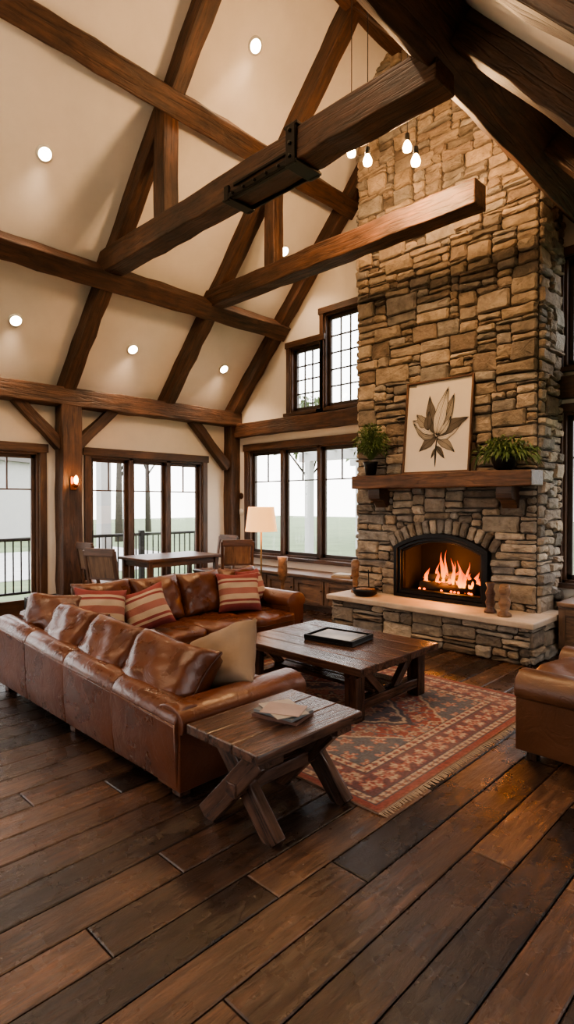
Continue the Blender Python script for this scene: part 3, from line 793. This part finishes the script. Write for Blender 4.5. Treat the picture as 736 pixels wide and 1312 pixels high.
# ------------------------------------------------------------------ coffee table
CT=grp('coffee_table',(-2.87,3.48,.0145))
for i in range(5):
    w=1.0/5; bx(CT,'top_plank_%d'%i,-.635,.635,-.5+i*w,-.5+(i+1)*w-.002,.345,.40,M_table,.006)
for j,x in enumerate((-.50,.50)):
    bx(CT,'leg_a%d'%j,x-.05,x+.05,-.44,-.34,0,.345,M_table)
    bx(CT,'leg_b%d'%j,x-.05,x+.05,.34,.44,0,.345,M_table)
    bx(CT,'cleat_%d'%j,x-.05,x+.05,-.45,.45,.30,.345,M_table)
    bx(CT,'low_rail_%d'%j,x-.045,x+.045,-.34,.34,.07,.14,M_table)
    beam(CT,'brace_a%d'%j,(x,-.05,.10),(x,-.30,.33),.05,.06,M_table)
    beam(CT,'brace_b%d'%j,(x,.05,.10),(x,.30,.33),.05,.06,M_table)
for i in range(3): bx(CT,'shelf_%d'%i,-.50,.50,-.18+i*.125,-.07+i*.125,.14,.165,M_table)
TR=grp('photo_book_tray',(-2.86,3.52,.4155),math.radians(8))
bx(TR,'tray',-.22,.22,-.17,.17,0,.012,M_black)
for nm,a in (('a',(-.22,.22,-.17,-.155)),('b',(-.22,.22,.155,.17)),('c',(-.22,-.205,-.155,.155)),('d',(.205,.22,-.155,.155))): bx(TR,'rim_'+nm,a[0],a[1],a[2],a[3],.012,.045,M_black,.003)
bx(TR,'book',-.18,.18,-.13,.13,.012,.038,flat('book_cover',(.16,.13,.10),.4,var=.9,bscale=8),.002)

# ------------------------------------------------------------------ rug
def rug():
    x0,x1,y0,y1=-3.90,-1.58,2.25,4.38
    c=.0085; nx=int((x1-x0)/c); ny=int((y1-y0)/c)
    X,Y=np.meshgrid(np.linspace(x0,x1,nx+1),np.linspace(y0,y1,ny+1))
    cx,cy=(x0+x1)/2,(y0+y1)/2; a,b=(x1-x0)/2,(y1-y0)/2
    px,py=X-cx,Y-cy; ax,ay=np.abs(px),np.abs(py)
    d=np.minimum(a-ax,b-ay)
    px=px+.006*np.sin(py*55)+.004*np.sin(py*131+px*60); py=py+.006*np.sin(px*49)+.004*np.sin(px*117)
    red=np.array((.20,.048,.040)); rose=np.array((.28,.125,.105)); navy=np.array((.045,.048,.070)); cream=np.array((.36,.28,.22)); rust=np.array((.21,.080,.055)); blue=np.array((.095,.110,.140))
    C=np.zeros(X.shape+(3,)); C[:]=red
    def put(mask,col): C[mask]=col
    def rosette(mask,u,v,R,petals,cols,rot=0):
        r=np.hypot(u,v); th=np.arctan2(v,u)+rot
        rad=R*(.72+.28*np.cos(petals*th))
        for f,col in cols: put(mask&(r<rad*f),col)
        put(mask&(r<R*.22),cols[0][1])
    def cell(v,p,o=0): return ((v+o+p*50)%p)-p/2
    T=np.ones(X.shape,bool)
    for k_ in (0,.13):
        vn=np.abs(cell(py+.035*np.sin(px*26+k_*40),.26,k_)); put(vn<.008,blue)
        vn=np.abs(cell(px+.035*np.sin(py*26+k_*40),.26,k_)); put(vn<.008,cream*.85)
    rosette(T,cell(px,.26),cell(py,.26),.095,6,[(1,navy),(.82,rose),(.55,cream),(.35,red)])
    rosette(T,cell(px,.26,.13),cell(py,.26,.13),.075,5,[(1,cream),(.78,blue),(.5,rose)])
    rosette(T,cell(px,.13,.065),cell(py,.26,0),.038,4,[(1,cream*.9),(.6,rust)])
    m=ax/.95+ay/.78+.025*np.cos(px*30)*np.cos(py*30)
    for lo,hi,col in ((.70,.74,navy),(.66,.70,cream),(.42,.66,navy),(.39,.42,cream),(.15,.39,rose),(0,.15,cream)):
        put((m>=lo)&(m<hi),col)
    rosette((m>.42)&(m<.66),cell(px,.14),cell(py,.12),.052,5,[(1,rose),(.7,cream),(.4,red)])
    rosette((m>.15)&(m<.39),cell(px,.12,.06),cell(py,.12,.06),.048,4,[(1,red),(.7,cream),(.45,blue)])
    rosette(T&(m<.36),px,py,.20,8,[(1,navy),(.85,cream),(.65,red),(.4,cream)])
    cnr=(m>1.12)&(d>.33); put(cnr,blue*.8); put((m>1.08)&(m<1.12),cream)
    rosette(cnr,cell(px,.15),cell(py,.15),.06,5,[(1,rose),(.7,cream),(.45,red)])
    s_=np.where(a-ax<b-ay,py,px)
    put(d<.345,navy); put(d<.335,cream)
    bm_=(d<.335)&(d>.285); rosette(bm_,cell(s_,.07),d-.31,.026,4,[(1,red),(.6,navy)])
    put(d<.285,navy)
    mb=(d<.28)&(d>.105); put(mb,navy*.6+red*.4)
    vn=np.abs((d-.192)-.045*np.sin(s_*2*np.pi/.26)); put(mb&(vn<.007),rose)
    rosette(mb,cell(s_,.26,.065),d-.192,.082,6,[(1,rose),(.78,cream),(.5,red),(.3,navy)])
    rosette(mb,cell(s_,.26,.195),d-.192,.072,5,[(1,red),(.78,rose),(.5,cream)])
    rosette(mb,cell(s_,.13,0),d-.235,.024,4,[(1,cream)]); rosette(mb,cell(s_,.13,0),d-.150,.024,4,[(1,cream)])
    put(d<.105,navy); put(d<.098,cream); b3=(d<.098)&(d>.052); rosette(b3,cell(s_,.06),d-.075,.024,4,[(1,rust),(.55,blue)])
    put(d<.052,navy); put(d<.044,red); put(d<.014,rust)
    rs=np.random.RandomState(2)
    nz=rs.rand(*X.shape); C*= (0.65+.65*nz)[...,None]
    def lowf(s): 
        g=rs.rand(ny//s+3,nx//s+3); yi=np.arange(ny+1)/s; xi=np.arange(nx+1)/s
        y_=yi.astype(int); x_=xi.astype(int); fy=(yi-y_)[:,None]; fx=(xi-x_)[None]
        return (g[y_][:,x_]*(1-fy)*(1-fx)+g[y_+1][:,x_]*fy*(1-fx)+g[y_][:,x_+1]*(1-fy)*fx+g[y_+1][:,x_+1]*fy*fx)
    wear=np.clip(lowf(28)*.5+lowf(7)*.5,0,1)
    C=C*(.8+.35*lowf(40))[...,None]
    f=(.08+.55*np.clip(wear-.4,0,1))[...,None]
    C=C*(1-f)+np.array((.27,.19,.155))*f
    vs=[(float(x),float(y),.011+float(n)*.002) for x,y,n in zip(X.ravel(),Y.ravel(),nz.ravel())]
    fs=[]
    for j in range(ny):
        for i in range(nx):
            k=j*(nx+1)+i; fs.append((k,k+1,k+nx+2,k+nx+1))
    nbase=len(vs)
    G=grp('persian_rug')
    m,nt,bb=newmat('rug_wool'); at=N_(nt,'ShaderNodeAttribute',attribute_name='Col'); nt.links.new(at.outputs['Color'],bb.inputs['Base Color']); bb.inputs['Roughness'].default_value=.95
    tc=N_(nt,'ShaderNodeTexCoord').outputs['Object']; bump(nt,bb,noise(nt,tc,220),.6,.004)
    o=mk('pile',vs,fs,m,G)
    ca=o.data.color_attributes.new('Col','FLOAT_COLOR','POINT')
    arr=np.ones((nbase,4),dtype=np.float32); arr[:,:3]=C.reshape(-1,3); ca.data.foreach_set('color',arr.ravel())
    bx(G,'backing',x0,x1,y0,y1,.001,.010,flat('rug_back',(.3,.2,.15),.95),0)
    vs=[];fs=[]; rr=random.Random(1)
    for xe,s2 in ((x1,1),(x0,-1)):
        y=y0
        while y<y1:
            k=len(vs); L=rr.uniform(.03,.05); dy=rr.uniform(-.008,.008)
            vs+=[(xe,y,.008),(xe,y+.007,.008),(xe+s2*L,y+.005+dy,.003),(xe+s2*L,y+dy,.003)]; fs.append((k,k+1,k+2,k+3)); y+=.012
    mk('fringe',vs,fs,flat('fringe',(.36,.28,.21),.95),G)
rug()

# ------------------------------------------------------------------ dining set
def chair(loc,rz):
    G=grp('dining_chair',loc,rz)
    for s_ in (-1,1):
        bx(G,'front_leg_%d'%s_,s_*.20-.02,s_*.20+.02,-.22,-.18,0,.44,M_chairwood)
        beam(G,'rear_post_%d'%s_,(s_*.20,.20,0),(s_*.20,.20,.45),.04,.04,M_chairwood)
        beam(G,'rear_upper_%d'%s_,(s_*.20,.20,.43),(s_*.21,.30,.97),.04,.035,M_chairwood)
        bx(G,'side_rail_%d'%s_,s_*.20-.012,s_*.20+.012,-.19,.2,.38,.44,M_chairwood); bx(G,'low_rail_%d'%s_,s_*.20-.01,s_*.20+.01,-.19,.2,.18,.21,M_chairwood)
    bx(G,'front_rail',-.2,.2,-.21,-.19,.38,.44,M_chairwood)
    bx(G,'seat',-.23,.23,-.24,.21,.44,.48,M_leather2,.015)
    beam(G,'top_rail',(-.21,.297,.95),(.21,.297,.95),.035,.09,M_chairwood)
    beam(G,'mid_rail',(-.20,.24,.66),(.20,.24,.66),.025,.05,M_chairwood)
    beam(G,'back_panel',(0,.245,.66),(0,.293,.92),.36,.018,M_cab,up=(0,1,0))
    return G
chair((-6.02,3.35,0),math.radians(200))
chair((-6.20,5.30,0),math.radians(235))
chair((-6.95,3.70,0),math.radians(180))
chair((-6.95,5.50,0),math.radians(0))
DT=grp('dining_table',(-6.85,4.65,0))
bx(DT,'top',-.38,.38,-.62,.62,.72,.76,M_chairwood,.008)
for i,(x,y) in enumerate(((-.32,-.55),(.32,-.55),(-.32,.55),(.32,.55))): bx(DT,'leg_%d'%i,x-.03,x+.03,y-.03,y+.03,0,.72,M_chairwood)
for i,y in enumerate((-.55,.55)): bx(DT,'apron_%d'%i,-.32,.32,y-.012,y+.012,.64,.72,M_chairwood)
for i,x in enumerate((-.32,.32)): bx(DT,'apron_s%d'%i,x-.012,x+.012,-.55,.55,.64,.72,M_chairwood)
WB=grp('log_bin',(-7.0,2.95,0))
for nm,a in (('f',(-.22,.22,-.2,-.18)),('b',(-.22,.22,.18,.2)),('l',(-.22,-.20,-.18,.18)),('r',(.20,.22,-.18,.18))): bx(WB,'side_'+nm,a[0],a[1],a[2],a[3],.0,.34,M_black)
bx(WB,'bottom',-.2,.2,-.18,.18,0,.02,M_black)
for i in range(5): cyl(WB,'log_%d'%i,(-.16+.08*i,-.17,.27+.03*(i%2)),(-.16+.08*i,.17,.27+.03*(i%2)),.04,M_carved,10)

FL=grp('floor_lamp',(-5.45,5.10,0))
M_brass=flat('aged_brass',(.20,.12,.05),.4,.8)
lathe(FL,'base',[(.14,0),(.14,.015),(.03,.04),(.015,.06)],(0,0,0),M_brass)
cyl(FL,'pole',(0,0,.04),(0,0,1.2),.012,M_brass)
sm,nt,b=newmat('lamp_shade'); b.inputs['Base Color'].default_value=(.50,.33,.17,1); b.inputs['Emission Color'].default_value=(1,.46,.15,1); b.inputs['Emission Strength'].default_value=1.5
vs=[];fs=[]
for r,z in ((.21,1.13),(.17,1.45)):
    for k in range(32): vs.append((r*math.cos(k*math.pi/16),r*math.sin(k*math.pi/16),z))
for k in range(32): fs.append((k,(k+1)%32,32+(k+1)%32,32+k))
mk('shade',vs,fs,sm,FL,True)
lathe(FL,'bulb',[(.01,1.2),(.03,1.24),(.03,1.28),(.01,1.31)],(0,0,0),emit('warm_bulb',(1,.6,.3),10))

WBn=grp('window_bench')
bx(WBn,'carcass',-7.3,CX0-.06,5.88,YG-.001,.08,.46,M_cab)
bx(WBn,'plinth',-7.28,CX0-.08,5.92,YG-.001,0,.08,M_trim)
bx(WBn,'top',-7.32,CX0-.055,5.83,YG-.001,.46,.50,M_cab,.008)
for i in range(5):
    a=-7.26+i*.565; b=a+.53
    for nm,q in (('l',(a,a+.06,.11,.43)),('r',(b-.06,b,.11,.43)),('b',(a+.06,b-.06,.11,.17)),('t',(a+.06,b-.06,.37,.43))):
        bx(WBn,'door%d_%s'%(i,nm),q[0],q[1],5.862,5.88,q[2],q[3],M_cab,.003)
    cyl(WBn,'knob_%d'%i,(b-.03,5.862,.30),(b-.03,5.84,.30),.01,M_black)
WB2=grp('side_cabinet')
bx(WB2,'carcass',-1.97,-.9,5.80,YG-.001,.08,.50,M_cab); bx(WB2,'plinth',-1.95,-.92,5.84,YG-.001,0,.08,M_trim)
bx(WB2,'top',-1.975,-.88,5.76,YG-.001,.50,.54,M_cab,.008)
for i in range(2):
    a=-1.96+i*.54; b=a+.50
    for nm,q in (('l',(a,a+.06,.11,.47)),('r',(b-.06,b,.11,.47)),('b',(a+.06,b-.06,.11,.17)),('t',(a+.06,b-.06,.41,.47))):
        bx(WB2,'door%d_%s'%(i,nm),q[0],q[1],5.782,5.80,q[2],q[3],M_cab,.003)
BK=grp('book_stack',(-4.78,6.0,.501),.2)
for i,(w,d,c) in enumerate(((.30,.2,(.3,.2,.12)),(.26,.18,(.45,.38,.3)),)): bx(BK,'book_%d'%i,-w/2,w/2,-d/2,d/2,i*.025,i*.025+.024,flat('bookc%d'%i,c,.6),.002)
def turned(name,loc,prof,mat): 
    g=grp(name,loc); lathe(g,'body',prof,(0,0,0),mat,20); return g
turned('wooden_vase',(-5.50,5.55,0),[(.10,0),(.10,.03),(.03,.06),(.025,.42),(.05,.46),(.07,.56),(.06,.68),(.075,.76),(.06,.765)],M_carved)
turned('wooden_candlestick',(-4.26,5.56,.411),[(.05,0),(.05,.02),(.02,.05),(.035,.10),(.03,.16),(.05,.20),(.045,.28),(.055,.36),(.03,.40)],M_carved)
turned('wooden_candlestick',(-2.50,5.46,.411),[(.06,0),(.06,.02),(.035,.05),(.05,.10),(.035,.14),(.05,.19),(.03,.24),(.045,.29),(.04,.30)],M_chairwood)
turned('wooden_candlestick',(-2.32,5.38,.411),[(.065,0),(.065,.02),(.035,.05),(.06,.12),(.05,.16),(.035,.18),(.055,.24),(.045,.30),(.03,.31)],M_carved)
FB=grp('iron_basket',(-4.02,5.44,.411))
lathe(FB,'bowl',[(.10,0),(.14,.03),(.155,.08),(.15,.085),(.13,.035)],(0,0,0),M_black,20)
for i in range(3): cyl(FB,'kindling_%d'%i,(-.1,-.04+.04*i,.07),(.11,-.03+.03*i,.08),.014,M_carved,8)
cyl(FB,'poker',(.02,.05,.03),(.0,.06,.30),.006,M_black,8)

WS=grp('wall_sconce',(XL+.245,3.40,1.75))
bx(WS,'plate',0.0,.015,-.04,.04,-.08,.10,M_copper)
cyl(WS,'arm',(.01,0,-.02),(.09,0,-.02),.008,M_copper)
lathe(WS,'cup',[(.02,-.05),(.035,-.02),(.04,.0)],(.09,0,0),M_copper)
lathe(WS,'bulb',[(.012,0),(.026,.03),(.03,.06),(.018,.09),(.004,.11)],(.09,0,0),emit('sconce_bulb',(1,.45,.15),25))
WPq=grp('wall_plaque')
for i,z in enumerate((1.35,1.62)): lathe(WPq,'disc_%d'%i,[(.05,0),(.055,.006),(.05,.012)],(0,0,0),M_chairwood if i else M_white,20,mw=Matrix.Translation((-7.27,YG-.002,z))@Matrix.Rotation(math.radians(90),4,'X'))

# ------------------------------------------------------------------ lamps
def light(name,kind,loc,e,c,size=.05,parent=None,**k):
    l=bpy.data.lights.new(name,kind); l.energy=e; l.color=c
    if kind in('POINT','SPOT'): l.shadow_soft_size=size
    if kind=='SPOT': l.spot_size=math.radians(125); l.spot_blend=.8
    o=bpy.data.objects.new(name,l); o.location=loc; COL.objects.link(o)
    if parent: o.parent=parent
    return o
WARM=(1,.70,.45)
M_disc=emit('downlight_glow',(1,.80,.52),40)
qL=upL.to_track_quat('Z','Y').to_matrix().to_4x4(); qR=upR.to_track_quat('Z','Y').to_matrix().to_4x4()
DL=[(-4.46,4.09),(-5.70,2.40),(-6.94,2.57),(-6.97,4.12),(-6.97,5.72),(-5.64,5.72),(-5.7,-.6),(-6.94,-.6),(-4.46,1.2),(-4.46,-1.4)]
for i,(x,y) in enumerate(DL):
    g=grp('recessed_downlight',(x,y,roof(x)))
    lathe(g,'trim_ring',[(.085,-.012),(.085,.0),(.06,.002)],(0,0,0),M_white,28,mw=qL)
    lathe(g,'lens',[(.062,-.016),(.06,-.015)],(0,0,0),M_disc,28,mw=qL)
    light('lamp','SPOT',(0.02,0,-.05),85,WARM,.06,g)
for i,(x,y) in enumerate([(-2.7,2.7),(-2.7,.4),(-2.7,-1.5),(-1.1,1.2),(-1.1,4.2)]):
    g=grp('recessed_downlight',(x,y,2.53-1.2*x))
    lathe(g,'trim_ring',[(.085,-.012),(.085,.0),(.06,.002)],(0,0,0),M_white,28,mw=qR)
    lathe(g,'lens',[(.062,-.016),(.06,-.015)],(0,0,0),M_disc,28,mw=qR)
    light('lamp','SPOT',(-0.02,0,-.05),80,WARM,.06,g)
M_bulb=emit('edison_bulb',(1,.60,.26),45)
for i,p in enumerate([(-2.86,4.49,4.75),(-2.69,4.36,4.50),(-3.11,4.23,4.62),(-3.34,4.29,4.82),(-5.03,2.48,5.98)]):
    g=grp('pendant_light',p)
    top=roof(p[0])-p[2]-(.02 if i<4 else 0)
    cyl(g,'cord',(0,0,.06),(0,0,max(.1,top)),.004,M_black,8)
    lathe(g,'socket',[(.012,.10),(.022,.09),(.024,.035),(.018,.03)],(0,0,0),M_black,16)
    lathe(g,'bulb',[(.012,.035),(.03,.005),(.042,-.03),(.036,-.06),(.012,-.075)],(0,0,0),M_bulb,16)
    light('lamp','POINT',(0,0,-.12),55,(1,.60,.30),.05,g)
for ci,(cx_,cy_,cz_) in enumerate(((-3.757,.2,4.2),(-3.757,-1.7,4.2))):  # made-up chandeliers, added out of view to brighten the room
    CH=grp('wheel_chandelier',(cx_,cy_,cz_))
    vs=[];fs=[];n=36;m_=8
    for k in range(n):
        a=2*math.pi*k/n
        for q in range(m_):
            b=2*math.pi*q/m_; r=.5+.02*math.cos(b); vs.append((r*math.cos(a),r*math.sin(a),.02*math.sin(b)))
    for k in range(n):
        for q in range(m_): fs.append((k*m_+q,k*m_+(q+1)%m_,((k+1)%n)*m_+(q+1)%m_,((k+1)%n)*m_+q))
    mk('ring',vs,fs,M_black,CH,True)
    for k in range(3):
        a=k*math.pi/3; cyl(CH,'spoke_%d'%k,(.5*math.cos(a),.5*math.sin(a),0),(-.5*math.cos(a),-.5*math.sin(a),0),.010,M_black)
    cyl(CH,'rod',(0,0,0),(0,0,roof(cx_)-cz_-.3),.012,M_black)
    for k in range(6):
        a=k*math.pi/3; q=(.5*math.cos(a),.5*math.sin(a),.02)
        lathe(CH,'cup_%d'%k,[(.02,0),(.03,.03)],q,M_black,12); lathe(CH,'bulb_%d'%k,[(.015,.03),(.03,.07),(.02,.11),(.004,.13)],q,M_bulb,12)
    light('lamp','POINT',(0,0,.25),70,(1,.74,.50),.3,CH)  # added fill light for the room, carried by the unseen chandelier
light('lamp','POINT',(.14,0,.05),9,(1,.45,.16),.03,WS)
light('lamp','POINT',(0,0,1.36),24,(1,.55,.25),.06,FL)
light('fire_glow','POINT',(AC,5.84,.74),34,(1,.33,.07),.10,FP)

# ------------------------------------------------------------------ exterior
def grass():
    m,nt,b=newmat('grass'); tc=N_(nt,'ShaderNodeTexCoord').outputs['Object']
    nt.links.new(ramp(nt,noise(nt,tc,1.2,6),[(.3,(.08,.115,.045)),(.7,(.15,.19,.085))]),b.inputs['Base Color']); b.inputs['Roughness'].default_value=.9; return m
mk('lawn',[(-60,-40,-.35),(40,-40,-.35),(40,60,-.35),(-60,60,-.35)],[(0,1,2,3)],grass())
M_pave=flat('paving',(.42,.40,.38),.9,var=.1)
bx(None,'driveway',-22,-14,-15,12,-.348,-.33,M_pave,0)
M_deck=wood('deck_wood',(.20,.16,.12),(.36,.30,.24),.8)
DK=grp('deck')
for i in range(11): bx(DK,'board_%d'%i,XL-.2-.15*(i+1),XL-.2-.15*i-.008,-3,7.5,-.10,-.04,M_deck,0)
RL=grp('deck_railing')
bx(RL,'top_rail',-9.30,-9.23,-3,7.5,.90,.95,M_black); bx(RL,'bottom_rail',-9.29,-9.24,-3,7.5,.06,.10,M_black)
vs=[];fs=[]
y=-3
while y<7.5: prism(vs,fs,'x',y,y+.018,.08,.08,.92,.92,-9.275,-9.255); y+=.12
mk('balusters',vs,fs,M_black,RL)
for i in range(7): bx(RL,'post_%d'%i,-9.31,-9.22,-3+i*1.72,-2.91+i*1.72,-.038,1.0,M_black)
M_col=flat('painted_column',(.42,.41,.40),.6)
for i,yy in enumerate((3.0,5.0)):
    bx(None,'porch_column',-9.75,-9.55,yy,yy+.2,-.34,3.2,M_col,.01)
# pergola beyond the gable windows
PG=grp('garden_pergola')
for i,(x,y) in enumerate(((-9.2,10.2),(-7.4,10.2),(-5.6,10.2),(-9.2,12.2),(-7.4,12.2),(-5.6,12.2))): bx(PG,'post_%d'%i,x-.08,x+.08,y-.08,y+.08,-.34,2.5,M_col)
for i,y in enumerate((10.2,12.2)): bx(PG,'beam_%d'%i,-9.5,-5.3,y-.05,y+.05,2.5,2.7,M_col)
for i in range(9): bx(PG,'slat_%d'%i,-9.3+i*.46,-9.22+i*.46,9.9,12.5,2.7,2.8,M_col)
M_tree=leafmat('tree_leaves',(.05,.075,.03),(.17,.20,.10)); M_bark=flat('bark',(.06,.05,.04),.95,bs=.8,bscale=10)
def tree(loc,h,seed):
    rr=random.Random(seed); g=grp('tree',loc)
    cyl(g,'trunk',(0,0,0),(rr.uniform(-.3,.3),0,h*.6),.2,M_bark,10,.10)
    for i in range(6):
        a=rr.uniform(0,6.28); cyl(g,'branch_%d'%i,(0,0,h*rr.uniform(.35,.55)),(math.cos(a)*h*.25,math.sin(a)*h*.25,h*rr.uniform(.65,.9)),.06,M_bark,8,.02)
    foliage(g,'crown',(0,0,h*.70),h*.33,h*.32,900,.40,.11,M_tree,seed,.2)
for i,(x,y,h) in enumerate([(-26,6,7),(-25,14,8),(-30,1,9),(-14,24,8),(-8,26,7),(-17,30,9),(-2,24,8),(-32,20,9),(5,26,8),(-25,-6,7),(-12,18,6),(-19,21,7),(-12,29,9),(-5,20,7)]):
    tree((x,y,-.345),h,100+i)
HS=grp('neighbour_house',(-36,10,-.345),.5)
M_sid=flat('siding',(.40,.385,.37),.8); M_roofs=flat('shingles',(.16,.14,.13),.9)
bx(HS,'walls',-5,5,-4,4,0.01,4,M_sid,0); extr(HS,'roof',[(-4.6,0),(4.6,0),(0,3)],(-5.3,0,4),'x',10.6,M_roofs,0)
for i in range(4): bx(HS,'win_%d'%i,-4+i*2.2,-3+i*2.2,-4.04,-4.0,1.2,2.8,M_sash,0)

w=bpy.data.worlds.new('World'); scene.world=w; w.use_nodes=True; nt=w.node_tree
bg=nt.nodes['Background']
tc=N_(nt,'ShaderNodeTexCoord'); sz=N_(nt,'ShaderNodeSeparateXYZ'); nt.links.new(tc.outputs['Generated'],sz.inputs[0])
c=ramp(nt,sz.outputs[2],[(0,(1,.97,.93)),(.15,(1,.99,.97)),(.6,(.90,.94,1))])
nt.links.new(c,bg.inputs[0]); bg.inputs[1].default_value=6.5

cd=bpy.data.cameras.new('Camera'); cam=bpy.data.objects.new('Camera',cd); COL.objects.link(cam)
cam.location=(0,0,1.5); cam.rotation_euler=(math.radians(90-.9),0,math.radians(44.3))
cd.sensor_fit='VERTICAL'; cd.sensor_height=24; cd.lens=24*730/1312; cd.clip_start=.05; cd.clip_end=300
scene.camera=cam
